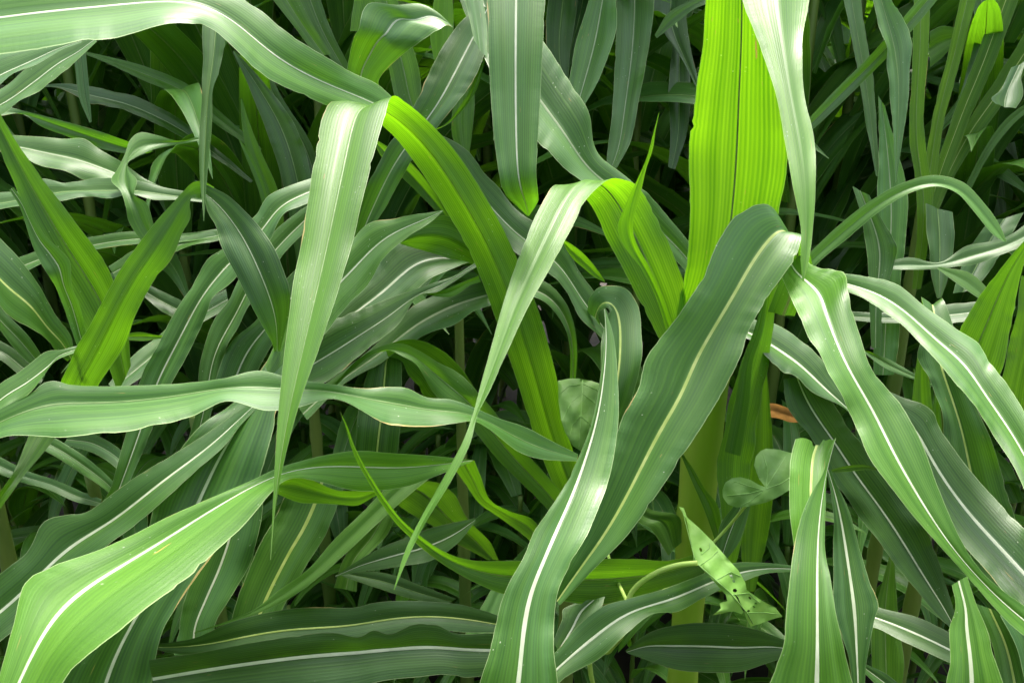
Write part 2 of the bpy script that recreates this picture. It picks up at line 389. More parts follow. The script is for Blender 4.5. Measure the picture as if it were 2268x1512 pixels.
L(p_arch, [(833,309,830,322),(870,332,850,355),(910,360,885,388),(960,420,930,432),(1010,490,975,480),(1060,560,1030,560)], [1.05,1.05], k=-.2, tone=GU, rib=None)
L(p_arch, [(700,720,740,760),(760,660,800,720),(820,600,880,680),(880,535,960,610),(950,530,1030,590),(1030,560,1060,600),(1120,640,1130,670)], [.93,.98,1.06], tone=GB, mw=.07, k=.8)
L(p_arch, [(600,800,620,900),(680,740,690,860),(740,705,740,837),(800,685,810,775),(858,662,880,720),(919,641,925,657),(990,616,975,645),(1036,591,1040,600),(1085,565,1090,572)], [.86,.9,.95,1.0], tone=G0, mw=.03, k=.8)
L(p_arch, [(930,648,932,651),(985,640,1000,657),(1035,620,1045,630),(1060,610,1065,625)], [.96,.98], tone=GY, rib=None, k=-.4)
L(p_arch, [(660,900,680,930),(740,835,760,852),(830,765,850,800),(900,690,930,745),(960,648,1000,718),(1020,632,1055,690),(1085,620,1110,670),(1150,610,1160,655),(1210,625,1200,665),(1250,665,1228,690),(1270,710,1250,725),(1278,770,1262,775),(1275,850,1262,850)], [.95,1.0,1.04,1.1], tone=G0, mw=.11, k=.8)
L(p_arch, [(740,850,745,853),(800,790,805,800),(855,763,858,775),(895,762,890,788),(926,776,920,805),(976,805,945,845),(1019,826,975,885),(1060,870,1020,910),(1100,915,1055,960),(1150,985,1105,1020),(1200,1040,1160,1075),(1245,1090,1210,1125),(1290,1150,1260,1190)], [.9,.9,.93,.98,1.04], tone=GU, k=.4, rib='g')
L(p_arch, [(850,765,860,790),(901,751,890,800),(940,755,905,830),(972,769,920,850),(1011,801,945,890),(1036,834,985,905),(1053,860,1010,910),(1080,900,1040,940)], [.98,1.0], tone=(.6,.5,.5), k=-.3, rib=None)
L(p_arch, [(880,772,866,774),(888,790,825,800),(890,830,812,830),(890,900,800,880),(885,960,790,950),(880,1010,785,1005),(872,1080,780,1080)], [1.0,.97,.95,.97], tone=GB, k=1.0, rib='y', mw=.06)
L(p_arch, [(930,288,925,300),(985,303,975,330),(1033,332,1000,380),(1075,385,1040,450),(1111,421,1085,500),(1168,482,1125,550),(1220,515,1180,590),(1250,540,1213,605),(1280,595,1255,645),(1315,645,1285,705),(1345,688,1330,747),(1370,740,1365,790)], [1.02,1.02,1.0], tone=G0, k=.6, mw=.03)
L(p_arch, [(1240,526,1243,531),(1253,533,1259,560),(1278,549,1272,577),(1301,570,1290,592),(1326,601,1316,613),(1340,622,1339,625)], [.98,.98], tone=GY, k=-.3, rib=None)
# --- right arch and centre plant
L(p_mid, [(1495,840,1540,800),(1480,790,1525,740),(1440,715,1518,650),(1395,625,1495,570),(1345,530,1455,480),(1305,450,1412,412),(1265,420,1375,396),(1232,408,1345,398),(1208,438,1302,440),(1172,510,1262,515),(1145,580,1215,600),(1115,670,1165,690),(1090,760,1128,770),(1065,850,1085,865),(1048,915,1057,920),(1026,975,1042,980),(985,1052,1002,1060),(925,1160,938,1165),(895,1225,905,1232),(872,1305,873,1306)],
  [1.06,1.04,1.02,1.0,.99,.97,.94,.905,.87,.82,.78,.74,.71,.68,.66,.64,.62,.60,.585,.57], k=.3, tone=(.7,.58,.42), mw=.03, rib='g', fold=.07, wav=.5)
L(p_mid, [(1475,730,1490,720),(1455,665,1468,655),(1420,595,1436,585),(1382,545,1408,535),(1368,508,1402,497),(1380,465,1418,432),(1408,405,1432,372),(1432,350,1446,330),(1447,295,1452,290),(1459,250,1460,250)], [.93,.9,.88], tone=(.9,.6,.5), k=0, rib=None, wav=.2)
L(p_mid, [(1490,820,1560,820),(1485,750,1585,750),(1500,680,1640,680),(1519,590,1700,580),(1527,480,1726,465),(1526,330,1745,350),(1538,220,1742,230),(1556,90,1735,100),(1563,0,1730,0),(1575,-120,1725,-120),(1592,-240,1740,-240),(1605,-300,1755,-310),(1618,-240,1780,-250),(1630,-110,1800,-120),(1645,0,1793,0),(1690,120,1778,90),(1722,230,1781,210),(1741,330,1803,305),(1757,420,1808,385),(1774,510,1801,500),(1773,570,1793,570),(1777,622,1780,624)],
  [1.06,1.045,1.03,1.0,.98,.95,.92,.89,.865,.84,.80,.76,.72,.68,.64,.605,.575,.55,.53,.515,.505,.50], k=.2, tone=(.9,.54,.43), mw=.022, rib='g', fold=.08, wav=.5, label='broad lime blade lit from behind')
L(p_mid, [(1760,700,1700,690),(1800,600,1745,560),(1790,545,1735,500),(1778,522,1700,453),(1765,565,1640,468),(1735,610,1590,535),(1700,660,1560,605),(1660,730,1505,695),(1635,800,1432,790),(1600,870,1415,855),(1535,975,1375,930),(1465,1080,1330,1060),(1385,1190,1290,1170),(1310,1265,1255,1250),(1240,1340,1225,1320)],
  [1.0,.97,.93,.90,.885,.872,.858,.845,.83,.815,.80,.785,.77,.76,.755], k=.5, m=.45, tone=(.12,.6,.3), rib='y', mw=.12, fold=.16, wav=.8)
L(p_mid, [(1300,690,1330,720),(1308,655,1326,690),(1330,636,1342,680),(1375,638,1350,688),(1410,675,1340,720),(1422,740,1330,765),(1421,800,1328,830),(1405,870,1322,900),(1380,930,1318,950),(1355,1000,1310,1000)], [1.0,.97,.93,.92,.93], k=.9, tone=GB, rib='y', mw=.08)
L(p_mid, [(1590,690,1590,740),(1660,705,1665,755),(1715,716,1700,795),(1770,750,1735,824),(1815,790,1760,832),(1850,845,1800,868),(1880,890,1860,897),(1912,938,1900,930)], [1.06,1.02,.98], tone=G0, mw=.10, k=.9)
L(p_mid, [(1590,1310,1612,1310),(1600,1170,1650,1160),(1588,1020,1662,1030),(1632,840,1692,860),(1675,720,1712,730),(1700,630,1724,620),(1722,560,1742,550)], [1.05,1.02,1.0], k=0, tone=(.6,.55,.5), rib=None, kx=.6)
L(p_mid, [(1605,1000,1640,1010),(1630,880,1660,890),(1645,800,1668,800),(1668,735,1690,730),(1690,660,1700,655)], [1.0,.99], k=0, tone=(.5,.4,.45), rib=None)
L(p_mid, [(1650,1310,1672,1310),(1640,1190,1700,1190),(1655,1040,1715,1040),(1675,900,1705,890),(1690,800,1695,790)], [1.1,1.1], k=0, tone=(.6,.5,.5), rib=None)
L(p_mid, [(1490,960,1500,990),(1505,1000,1530,1030),(1530,1060,1560,1080),(1560,1130,1590,1120),(1585,1200,1600,1180)], [1.02,1.03], k=0, tone=(.6,.42,.4), rib=None)
L(p_mid, [(1585,1260,1600,1250),(1592,1170,1640,1195),(1618,1130,1660,1130),(1650,1090,1668,1085)], [1.0,1.02], tone=G0, rib='w', mw=.03)
L(p_mid, [(753,911,754,912),(770,945,767,950),(784,985,778,990),(800,1018,791,1022),(828,1065,821,1075),(858,1110,848,1120),(890,1150,880,1162),(918,1175,908,1190),(960,1207,955,1230),(1000,1228,1005,1264),(1050,1240,1062,1294),(1110,1241,1115,1315),(1200,1240,1210,1325),(1300,1240,1300,1338),(1400,1237,1380,1330),(1480,1240,1465,1305),(1560,1220,1560,1270)],
  [.68,.70,.73,.78,.86,.98], k=-.3, tone=(.55,.5,.36), rib='g', mw=.03, wav=.5)
L(p_mid, [(1510,1200,1480,1230),(1500,1140,1440,1170),(1450,1130,1420,1160),(1400,1105,1390,1135),(1350,1080,1340,1120)], [1.1,1.1], tone=GU, rib=None)
# --- low centre
L(p_low, [(1338,684,1341,686),(1340,735,1358,740),(1328,850,1369,850),(1312,930,1370,930),(1295,980,1364,985),(1252,1072,1347,1068),(1205,1145,1318,1145),(1183,1174,1300,1188),(1158,1234,1266,1245),(1116,1312,1236,1310),(1097,1385,1229,1370),(1082,1450,1227,1440),(1061,1512,1236,1510),(1030,1610,1230,1610)],
  [.82,.79,.76,.73,.69,.66,.64,.62,.61], m=[.3,.2,.15,.3,.42,.48,.5,.52], tone=(.05,.64,.26), mw=[.08,.11,.15,.16], fold=.12, k=.5, wav=.8)
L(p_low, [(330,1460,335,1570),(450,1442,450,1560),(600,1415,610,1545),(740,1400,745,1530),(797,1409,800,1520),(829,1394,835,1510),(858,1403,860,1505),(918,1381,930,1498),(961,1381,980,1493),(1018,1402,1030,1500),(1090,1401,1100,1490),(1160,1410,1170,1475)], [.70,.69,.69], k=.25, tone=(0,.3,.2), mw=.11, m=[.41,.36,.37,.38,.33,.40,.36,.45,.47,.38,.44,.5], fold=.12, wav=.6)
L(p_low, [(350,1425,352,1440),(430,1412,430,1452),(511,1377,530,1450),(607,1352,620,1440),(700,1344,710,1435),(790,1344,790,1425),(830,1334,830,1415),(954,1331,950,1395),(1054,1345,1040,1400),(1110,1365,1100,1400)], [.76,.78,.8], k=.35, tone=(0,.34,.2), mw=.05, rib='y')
L(p_low, [(1180,1490,1200,1560),(1229,1445,1245,1505),(1280,1385,1330,1455),(1335,1342,1385,1405),(1395,1323,1440,1362),(1460,1307,1500,1354),(1540,1277,1560,1322),(1618,1247,1630,1294),(1680,1245,1690,1271),(1750,1251,1750,1266),(1800,1262,1800,1264)], [.72,.76,.82,.88], k=.5, tone=(.1,.52,.28), mw=.09)
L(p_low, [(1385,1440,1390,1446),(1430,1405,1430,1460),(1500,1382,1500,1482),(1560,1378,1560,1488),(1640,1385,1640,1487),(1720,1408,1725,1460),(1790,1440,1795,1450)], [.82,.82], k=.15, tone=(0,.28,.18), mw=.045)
L(p_low, [(1020,1420,1085,1425),(1035,1395,1095,1400),(1062,1350,1110,1355),(1090,1300,1125,1305),(1120,1240,1135,1240)], [.85,.9], tone=GB, rib=None)
L(p_low, [(1225,1420,1250,1460),(1245,1370,1290,1410),(1250,1345,1330,1350),(1290,1330,1340,1320)], [.8,.84], tone=G0, mw=.08)
# --- lower left
L(p_corner, [(-30,1590,110,1610),(2,1482,140,1512),(28,1380,190,1456),(52,1292,262,1404),(115,1257,357,1324),(200,1227,430,1264),(290,1186,482,1216),(380,1141,548,1154),(480,1096,600,1092),(560,1061,625,1068),(605,1040,650,1058),(690,1014,705,1066),(780,998,790,1087),(880,1003,890,1080),(970,1010,985,1046),(1045,1018,1048,1021)],
  [.55,.565,.58,.60,.62,.64,.66,.68,.70,.72,.73,.75,.77,.79,.82,.85], m=[.2,.3,.34,.38,.36,.3,.3,.3,.3,.3,.3,.35,.4,.45,.5,.5], k=[.8,.8,.8,.6,.2,-.1,-.1], tone=(.4,.68,.36), mw=[.07,.06,.05,.03,.02], fold=.07, wav=.4)
L(p_corner, [(616,1052,612,1092),(640,1040,655,1110),(700,1066,708,1114),(750,1085,760,1118),(800,1086,795,1118),(830,1084,835,1095)], [.76,.79], k=-.5, tone=(.5,.45,.34), rib=None, wav=.4)
L(p_corner, [(1050,1018,1008,1040),(1065,1055,1030,1070),(1085,1105,1060,1112),(1130,1132,1100,1142),(1180,1150,1160,1185),(1215,1200,1190,1215)], [.86,.9,.95], k=-.1, tone=(.4,.45,.3), rib='g')
L(p_corner, [(-100,1340,-60,1470),(0,1277,30,1395),(61,1220,110,1310),(100,1154,190,1250),(150,1138,240,1210),(186,1134,280,1180),(293,1059,360,1110),(380,1008,430,1045),(446,968,490,995),(520,915,540,935),(575,878,580,890)], [.68,.72,.76,.84], k=.5, tone=G0, mw=[.12,.11,.08,.05], fold=.14)
L(p_corner, [(110,1610,320,1610),(145,1510,336,1510),(195,1420,361,1409),(265,1310,400,1330),(320,1200,470,1230),(342,1110,550,1120),(362,1060,572,1070),(385,1018,590,1020),(445,950,608,950),(505,895,620,890),(560,840,640,830),(605,780,650,775)], [.70,.72,.76,.80,.88], k=.4, tone=GB, mw=[.07,.07,.05,.03], m=.42, fold=.10)
L(p_base, [(385,1450,480,1450),(395,1395,475,1388),(410,1330,515,1315),(430,1270,552,1245),(460,1180,578,1160),(480,1080,585,1060)], [.84,.9], tone=GB, mw=.06, m=.42)
L(p_base, [(505,1400,600,1400),(530,1310,640,1320),(570,1215,690,1235),(605,1150,730,1170),(630,1100,755,1105),(660,1030,770,1030)], [.88,.95], tone=GB, mw=.12, m=.55, rib='y')
L(p_base, [(430,1400,431,1402),(520,1368,522,1374),(564,1348,575,1356),(615,1308,640,1325),(679,1263,705,1278),(735,1200,770,1222),(790,1145,830,1165),(850,1085,895,1105),(910,1025,950,1060)], [.78,.84,.92], k=.2, tone=(.7,.5,.4), rib=None)
L(p_base, [(742,1275,744,1276),(800,1236,800,1265),(870,1200,870,1258),(940,1175,950,1242),(1000,1158,1010,1205),(1052,1147,1053,1155)], [.95,.97], tone=G0, mw=.05)
L(p_base, [(900,1060,860,1090),(985,1072,880,1120),(1035,1145,960,1165),(1080,1190,1010,1200),(1105,1240,1080,1240)], [1.05,1.1], k=-.3, tone=(.4,.38,.28), rib='g')
L(p_base, [(765,1262,757,1275),(860,1270,845,1305),(930,1295,910,1325),(1010,1325,990,1340)], [1.0,1.05], tone=GD, rib='g')
L(p_base, [(740,1300,790,1310),(760,1240,800,1250),(790,1190,860,1180),(830,1130,880,1130)], [1.05,1.08], tone=GU, rib='g')
# --- left
L(p_corner, [(-110,950,-70,1020),(0,905,5,968),(60,872,75,960),(112,845,150,966),(154,850,230,962),(264,853,330,948),(400,848,430,919),(490,838,503,888),(571,823,590,908),(640,838,650,906),(740,851,740,884),(804,859,820,920),(894,855,876,941),(950,880,950,944),(1001,885,1010,937),(1047,901,1050,933),(1100,924,1090,955),(1158,944,1145,998),(1210,970,1200,1016),(1280,1005,1278,1021)],
  [.66,.68,.70,.72,.74,.76,.80,.84,.88], k=.9, m=[.35,.25,.3,.3,.4,.45,.5], tone=(.05,.66,.26), mw=.035, fold=.10, rib='g', wav=.6)
L(p_left, [(115,905,200,915),(136,842,218,854),(171,770,264,784),(214,690,300,700),(264,600,342,622),(314,530,382,570),(350,485,404,515),(380,452,422,480),(404,425,420,452),(428,403,426,438),(450,402,445,440),(475,415,460,436)],
  [.96,.92,.90,.88,.87,.86,.86,.86,.86,.86,.87,.89], k=-.1, tone=(.22,.48,.33), rib='w', mw=.02, fold=.08, under=True)
L(p_left, [(432,398,430,430),(466,413,452,442),(507,435,460,470),(545,470,478,500),(573,500,484,520),(605,545,494,550),(628,600,525,615),(643,650,560,685),(640,700,590,737),(625,760,603,762),(616,800,611,800)],
  [.875,.87,.865,.86,.86,.855,.85,.85,.86,.87,.88], k=.2, tone=(0,.42,.16), rib='w', mw=.025, fold=.06)
L(p_left, [(-40,180,-60,220),(4,257,-12,300),(54,339,15,370),(100,404,45,450),(154,475,85,540),(204,540,125,620),(243,598,165,690),(264,650,200,750),(280,720,235,800),(290,810,260,870)], [.95,.97,1.02], k=-.1, tone=(.22,.46,.34), rib='g', mw=.03)
L(p_left, [(30,415,20,420),(55,450,42,455),(71,480,54,487),(104,526,71,541),(135,555,85,572),(155,580,104,605),(158,630,122,635),(175,673,140,680),(189,726,165,750),(205,800,185,810)], [.86,.88,.92], k=.6, tone=GB, mw=.05)
L(p_left, [(-80,450,-90,590),(0,527,-15,660),(43,573,15,695),(90,635,60,722),(118,695,100,752),(157,745,130,785),(165,790,150,800)], [.9,.94,1.0], k=.6, tone=GB, rib='y', mw=.07)
L(p_left, [(-60,905,-60,965),(0,851,5,905),(61,812,54,873),(107,780,96,837),(135,775,121,801),(164,767,160,783),(205,760,205,770)], [.86,.9,.95], k=.8, tone=GB, mw=.05)
L(p_left, [(-30,1140,-20,1165),(0,1090,2,1125),(32,1041,52,1055),(61,970,121,970),(85,915,150,915)], [.84,.9,.95], k=-.1, tone=(.5,.45,.4), rib=None)
L(p_left, [(-20,1000,-20,1040),(55,1040,40,1065),(120,1062,110,1085),(175,1085,165,1110),(225,1105,220,1122)], [1.12,1.12], tone=GB)
L(p_left, [(95,955,85,990),(150,985,130,1015),(200,1020,180,1048),(240,1055,225,1078),(275,1095,255,1105)], [1.08,1.1], tone=GB)
L(p_left, [(150,960,140,985),(200,960,200,1000),(260,990,250,1030),(290,1020,270,1050)], [1.15,1.1], tone=G0)
L(p_left, [(-30,640,-30,690),(10,690,0,730),(60,740,30,770),(95,790,70,810)], [1.02,1.05], tone=G0)
L(p_left, [(-30,740,-40,780),(20,765,5,800),(65,800,50,835),(100,830,90,850)], [1.06,1.08], tone=GD)
L(p_grey, [(225,1115,275,1112),(243,1085,290,1062),(257,1040,312,1010),(275,970,330,970),(307,850,380,848),(318,819,411,794),(343,776,439,737),(375,712,459,694),(411,651,475,659),(436,609,500,637),(461,576,523,612),(500,548,545,580),(564,482,592,536),(593,434,629,475),(640,412,665,458),(700,390,730,430),(790,350,810,380)], [.90,.92,.94,.97,1.0,1.06], k=.6, tone=(.0,.66,.25), mw=.05)
L(p_grey, [(405,1000,435,1010),(418,968,445,985),(436,900,472,900),(445,800,489,800),(475,705,507,766),(507,666,531,723),(525,619,560,669),(545,590,590,620),(600,520,630,560),(660,470,690,500),(705,440,720,460)], [.97,1.0,1.05], tone=GB, mw=.04)
L(p_grey, [(460,890,555,880),(478,838,571,822),(493,794,586,794),(514,755,602,765),(560,715,620,740),(620,640,665,685),(690,560,725,600),(760,500,790,540)], [.98,1.0,1.06], tone=GB, mw=.05, m=.45)
L(p_grey, [(440,303,440,312),(393,312,385,322),(350,300,345,330),(311,293,318,340),(288,310,296,352),(278,338,284,360),(262,372,286,378),(246,397,303,398),(268,425,298,432),(279,460,325,450),(285,490,338,490),(310,530,348,520),(345,560,360,545)], [1.15,1.1,1.05,1.05], k=.3, tone=GL, rib=None, wav=.3)
L(p_grey, [(-60,225,-60,255),(0,232,0,257),(54,246,46,252),(125,264,89,279),(214,289,161,307),(285,314,229,331),(340,335,310,345)], [1.1,1.2], k=.8, tone=G0, rib=None)
L(p_grey, [(-40,290,-30,340),(21,298,30,335),(118,304,80,365),(179,307,143,379),(221,332,200,396),(268,361,250,402),(330,400,310,420),(400,430,390,440)], [1.1,1.16], k=.8, tone=G0, mw=.06)
L(p_grey, [(-50,430,-50,475),(0,425,0,466),(50,415,70,455),(93,397,130,447),(143,404,196,429),(214,397,243,439),(304,400,296,432),(357,414,339,443),(414,425,393,443),(455,440,450,448)], [1.04,1.1], k=.9, tone=GB, rib='g', mw=.05)
L(p_grey, [(40,570,60,600),(100,550,120,575),(200,525,215,552),(300,512,310,540),(400,518,420,535),(470,512,480,530),(560,500,565,515)], [1.15,1.2], k=.9, tone=GB, mw=.07)
L(p_grey, [(240,590,255,615),(300,555,320,585),(370,530,385,560),(440,512,450,540),(520,505,520,525)], [1.14,1.2], k=.9, tone=GB, mw=.05)
L(p_grey, [(265,742,272,752),(310,735,320,755),(350,742,352,750),(420,740,420,748)], [1.05,1.1], k=-.2, tone=GY, rib=None)
L(p_grey, [(170,660,180,690),(260,600,280,640),(350,640,360,690),(450,690,440,730)], [1.25,1.2], tone=GD, mw=.05)
L(p_grey, [(240,850,260,870),(290,790,320,830),(340,750,360,800),(400,700,410,740),(500,640,510,680)], [1.05,1.2], tone=GB, mw=.04)
# --- top centre
L(p_hang, [(1250,-300,1120,-300),(1218,-150,1078,-150),(1208,0,1078,0),(1203,100,1081,100),(1197,220,1087,220),(1191,330,1097,330),(1188,390,1107,395),(1192,428,1114,425),(1190,450,1146,458),(1172,478,1168,478)],
  [.86,.83,.80,.785,.775,.765,.76,.765,.79,.81], k=.4, tone=(.05,.5,.28), mw=.045, fold=.05, wav=.3)
L(p_hang, [(1070,-110,990,-60),(1120,0,1045,60),(1205,92,1120,230),(1255,170,1185,305),(1300,250,1230,352),(1330,342,1285,405),(1390,388,1350,450),(1450,448,1420,510),(1530,540,1500,580),(1590,620,1560,650)], [1.12,1.02,1.0,1.02,1.08], k=.6, tone=GB, mw=.06)
L(p_hang, [(1080,130,1050,90),(1078,60,1035,20),(1070,0,1027,-10),(1060,-100,1000,-100)], [.95,1.0], k=.5, kx=.5, tone=(0,.75,.2), rib=None)
L(p_hang, [(1100,20,1060,10),(1078,107,1000,75),(1054,168,958,143),(1011,232,918,232),(968,282,895,275),(915,350,860,320),(888,395,825,385),(854,461,795,460),(826,505,785,500),(800,570,770,560)], [1.05,1.0,1.0,1.02], k=.5, tone=GB, mw=.05, fold=.13)
L(p_hang, [(1078,120,1060,150),(1050,210,1030,220),(1000,270,985,275),(965,290,960,288)], [1.03,1.03], k=-.3, tone=GY, rib=None)
L(p_hang, [(745,240,850,235),(762,190,842,195),(768,155,838,178),(776,110,876,136),(793,60,925,97),(817,7,962,72),(880,12,978,64),(933,10,990,57),(970,28,999,59),(1003,59,1004,62)], [1.05,1.02,.98,.98,1.0], k=.35, tone=(.15,.62,.15), m=.42, mw=.04)
L(p_hang, [(775,70,850,65),(783,0,862,0),(790,-90,870,-90)], [1.3,1.3], tone=GY, rib=None, k=0)
L(p_hang, [(965,150,985,150),(953,80,1003,80),(960,10,1003,10),(970,-60,1000,-60)], [1.2,1.2], tone=GY, rib=None, k=0)
L(p_hang, [(920,300,960,290),(880,230,938,225),(860,150,925,140),(845,90,905,80),(830,0,880,0)], [1.25,1.25], tone=GU, rib='g', k=0)
L(p_hang, [(1020,345,1040,340),(1000,290,1050,250),(1008,200,1050,195),(1020,120,1045,120)], [1.25,1.25], tone=GU, rib=None, k=0)
L(p_hang, [(700,125,735,120),(640,45,695,60),(580,-30,650,-30)], [1.3,1.3], tone=GU, rib='g', k=0)
L(p_hang, [(750,160,775,150),(690,60,735,70),(650,-30,700,-30)], [1.4,1.4], tone=(.4,.4,.4), rib='g', k=0)
# --- shaded blades at the top
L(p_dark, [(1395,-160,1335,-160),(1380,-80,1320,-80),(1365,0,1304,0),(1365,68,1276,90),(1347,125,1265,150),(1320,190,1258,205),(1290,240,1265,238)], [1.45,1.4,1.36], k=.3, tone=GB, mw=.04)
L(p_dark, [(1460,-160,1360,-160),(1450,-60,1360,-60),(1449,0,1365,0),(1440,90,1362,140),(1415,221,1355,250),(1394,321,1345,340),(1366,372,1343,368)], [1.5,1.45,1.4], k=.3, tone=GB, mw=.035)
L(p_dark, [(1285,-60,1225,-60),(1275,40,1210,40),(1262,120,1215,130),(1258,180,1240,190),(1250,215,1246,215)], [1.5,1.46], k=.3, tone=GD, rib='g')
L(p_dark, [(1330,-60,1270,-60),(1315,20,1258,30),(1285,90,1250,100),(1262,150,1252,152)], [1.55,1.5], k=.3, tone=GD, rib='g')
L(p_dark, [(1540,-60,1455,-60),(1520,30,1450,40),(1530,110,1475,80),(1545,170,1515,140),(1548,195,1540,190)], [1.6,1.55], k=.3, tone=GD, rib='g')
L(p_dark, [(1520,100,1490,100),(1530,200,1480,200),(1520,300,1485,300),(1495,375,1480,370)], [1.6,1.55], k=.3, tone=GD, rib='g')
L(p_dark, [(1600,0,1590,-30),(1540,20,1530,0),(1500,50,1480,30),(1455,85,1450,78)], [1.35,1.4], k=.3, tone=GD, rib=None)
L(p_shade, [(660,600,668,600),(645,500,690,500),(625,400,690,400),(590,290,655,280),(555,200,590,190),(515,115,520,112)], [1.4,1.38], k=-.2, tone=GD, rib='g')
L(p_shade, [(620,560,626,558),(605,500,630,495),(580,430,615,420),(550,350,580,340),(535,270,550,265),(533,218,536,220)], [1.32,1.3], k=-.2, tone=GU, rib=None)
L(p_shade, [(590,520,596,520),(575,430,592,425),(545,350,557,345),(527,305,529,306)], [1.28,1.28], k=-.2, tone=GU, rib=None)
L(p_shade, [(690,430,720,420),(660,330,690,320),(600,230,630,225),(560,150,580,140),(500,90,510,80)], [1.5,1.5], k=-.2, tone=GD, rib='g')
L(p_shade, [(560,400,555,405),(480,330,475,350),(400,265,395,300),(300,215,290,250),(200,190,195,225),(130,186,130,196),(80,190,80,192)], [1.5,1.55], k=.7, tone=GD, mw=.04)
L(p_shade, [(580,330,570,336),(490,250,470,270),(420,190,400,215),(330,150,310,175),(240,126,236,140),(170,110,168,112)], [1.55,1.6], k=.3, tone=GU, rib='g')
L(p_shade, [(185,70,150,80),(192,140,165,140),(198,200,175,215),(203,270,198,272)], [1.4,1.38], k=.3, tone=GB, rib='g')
# --- upper right
L(p_fan, [(2020,640,2040,640),(2030,540,2055,540),(2030,440,2066,440),(2015,300,2047,300),(2022,100,2057,100),(2025,-40,2062,-40)], [1.42,1.42], k=0, tone=(.6,.42,.4), rib='g', mat=M_SHEATH)
L(p_fan, [(2020,640,2040,640),(2030,540,2055,540),(2040,440,2068,440),(2065,260,2092,270),(2100,120,2128,130),(2135,-40,2170,-30)], [1.46,1.46], k=0, tone=(.6,.4,.4), rib='g', mat=M_SHEATH)
L(p_fan, [(2020,640,2040,640),(2030,540,2055,540),(2050,440,2082,440),(2110,260,2145,272),(2160,130,2200,145),(2215,-30,2260,-10)], [1.48,1.5], k=0, tone=(.7,.42,.4), rib='y', mat=M_SHEATH)
L(p_fan, [(2020,640,2040,640),(2030,540,2055,540),(2060,450,2085,450),(2130,290,2162,312),(2210,170,2245,200),(2290,40,2325,80)], [1.5,1.55], k=0, tone=(.7,.42,.4), rib='y', mat=M_SHEATH)
L(p_fan, [(2140,-40,2200,-30),(2160,60,2215,70),(2140,160,2175,190),(2110,250,2130,270)], [1.55,1.52], k=0, tone=G0, rib='g')
L(p_fan, [(1960,-90,1900,-70),(1975,0,1930,-10),(1987,25,1945,50),(2014,71,1958,110),(2018,140,1968,170),(2011,232,1975,250),(1997,320,1980,330),(1985,405,1983,405)], [1.3,1.25], k=.6, tone=(0,.72,.25), rib='g', mw=.03)
L(p_fan, [(1960,235,1945,212),(1985,330,1947,320),(2010,420,1942,420),(2005,540,1945,520),(1995,620,1940,600),(1990,760,1935,760),(1980,830,1935,830)], [1.35,1.3], k=.3, tone=(0,.72,.25), mw=.05)
L(p_fan, [(1925,432,1888,412),(1950,480,1905,470),(1985,545,1918,540),(1983,580,1922,600),(1960,650,1925,650),(1950,770,1930,770)], [1.25,1.22], k=.3, tone=GB, mw=.06)
L(p_fan, [(1780,275,1795,292),(1850,200,1870,222),(1930,120,1955,138),(2000,40,2025,62),(2060,-30,2085,-10)], [1.35,1.3], k=0, tone=GD, rib='g')
L(p_fan, [(1905,-20,1865,-20),(1915,60,1885,80),(1935,180,1905,190),(1943,300,1925,310),(1945,390,1940,390)], [1.45,1.42], k=.2, tone=GD, rib='g')
L(p_fan, [(2110,470,2050,450),(2115,540,2055,540),(2105,600,2060,600),(2085,660,2075,660)], [1.4,1.35], k=.2, tone=GD, rib='g')
L(p_fan, [(2060,70,2060,150),(2085,58,2085,130),(2110,60,2105,110),(2140,70,2140,90)], [1.6,1.6], k=0, tone=GY, rib=None)
L(p_fan, [(2280,130,2240,150),(2262,170,2215,200),(2265,215,2195,220),(2250,240,2205,230)], [1.45,1.4], k=.3, tone=GB, rib='w')
L(p_fan, [(2150,420,2130,430),(2200,330,2180,330),(2250,270,2230,262),(2300,230,2285,220)], [1.55,1.55], k=0, tone=(.7,.5,.4), rib=None)
L(p_right, [(1760,590,1785,612),(1800,553,1818,577),(1860,497,1885,522),(1930,443,1950,467),(2000,405,2015,428),(2070,388,2075,413),(2130,402,2118,427),(2180,450,2160,472),(2215,500,2200,520),(2230,535,2222,535)], [1.2,1.15,1.1], k=.5, tone=GL, rib=None, wav=.2)
L(p_right, [(1775,560,1725,600),(1800,588,1735,622),(1868,604,1755,668),(1880,650,1778,715),(1905,740,1812,785),(1930,805,1840,838),(1990,890,1890,925),(2040,980,1922,1008),(2080,1085,1985,1095),(2135,1205,2065,1190),(2185,1275,2140,1272),(2268,1340,2225,1370),(2360,1400,2320,1450)],
  [.95,.91,.86,.82,.79,.765,.745,.72,.70,.68,.67,.66,.65], k=.5, tone=(.42,.6,.32), mw=.06, fold=.09)
L(p_right, [(1955,860,1935,900),(2000,880,1960,930),(2054,905,1990,960),(2090,960,2030,1040),(2140,1030,2070,1110),(2200,1100,2120,1190),(2268,1170,2200,1280),(2345,1250,2280,1370)], [.96,.9,.84,.76], k=.6, tone=G0, mw=.10)
L(p_right, [(1800,828,1735,840),(1850,900,1745,905),(1890,960,1800,975),(1950,1030,1840,1055),(2000,1100,1886,1115),(2052,1180,1955,1215),(2085,1265,2035,1315),(2112,1350,2100,1385),(2122,1402,2119,1402)], [1.02,1.0,.98,.96], k=.4, tone=GD, mw=.05)
L(p_right, [(1925,1335,1915,1385),(1950,1345,1940,1390),(2032,1366,2000,1420),(2100,1398,2060,1447),(2160,1430,2120,1475)], [.9,.84], k=.7, tone=G0, mw=.09)
L(p_right, [(1840,1040,1842,1046),(1880,1030,1880,1044),(1920,1030,1925,1040),(1945,1038,1945,1042)], [.95,.95], k=-.5, tone=(0,.4,.1), rib=None)
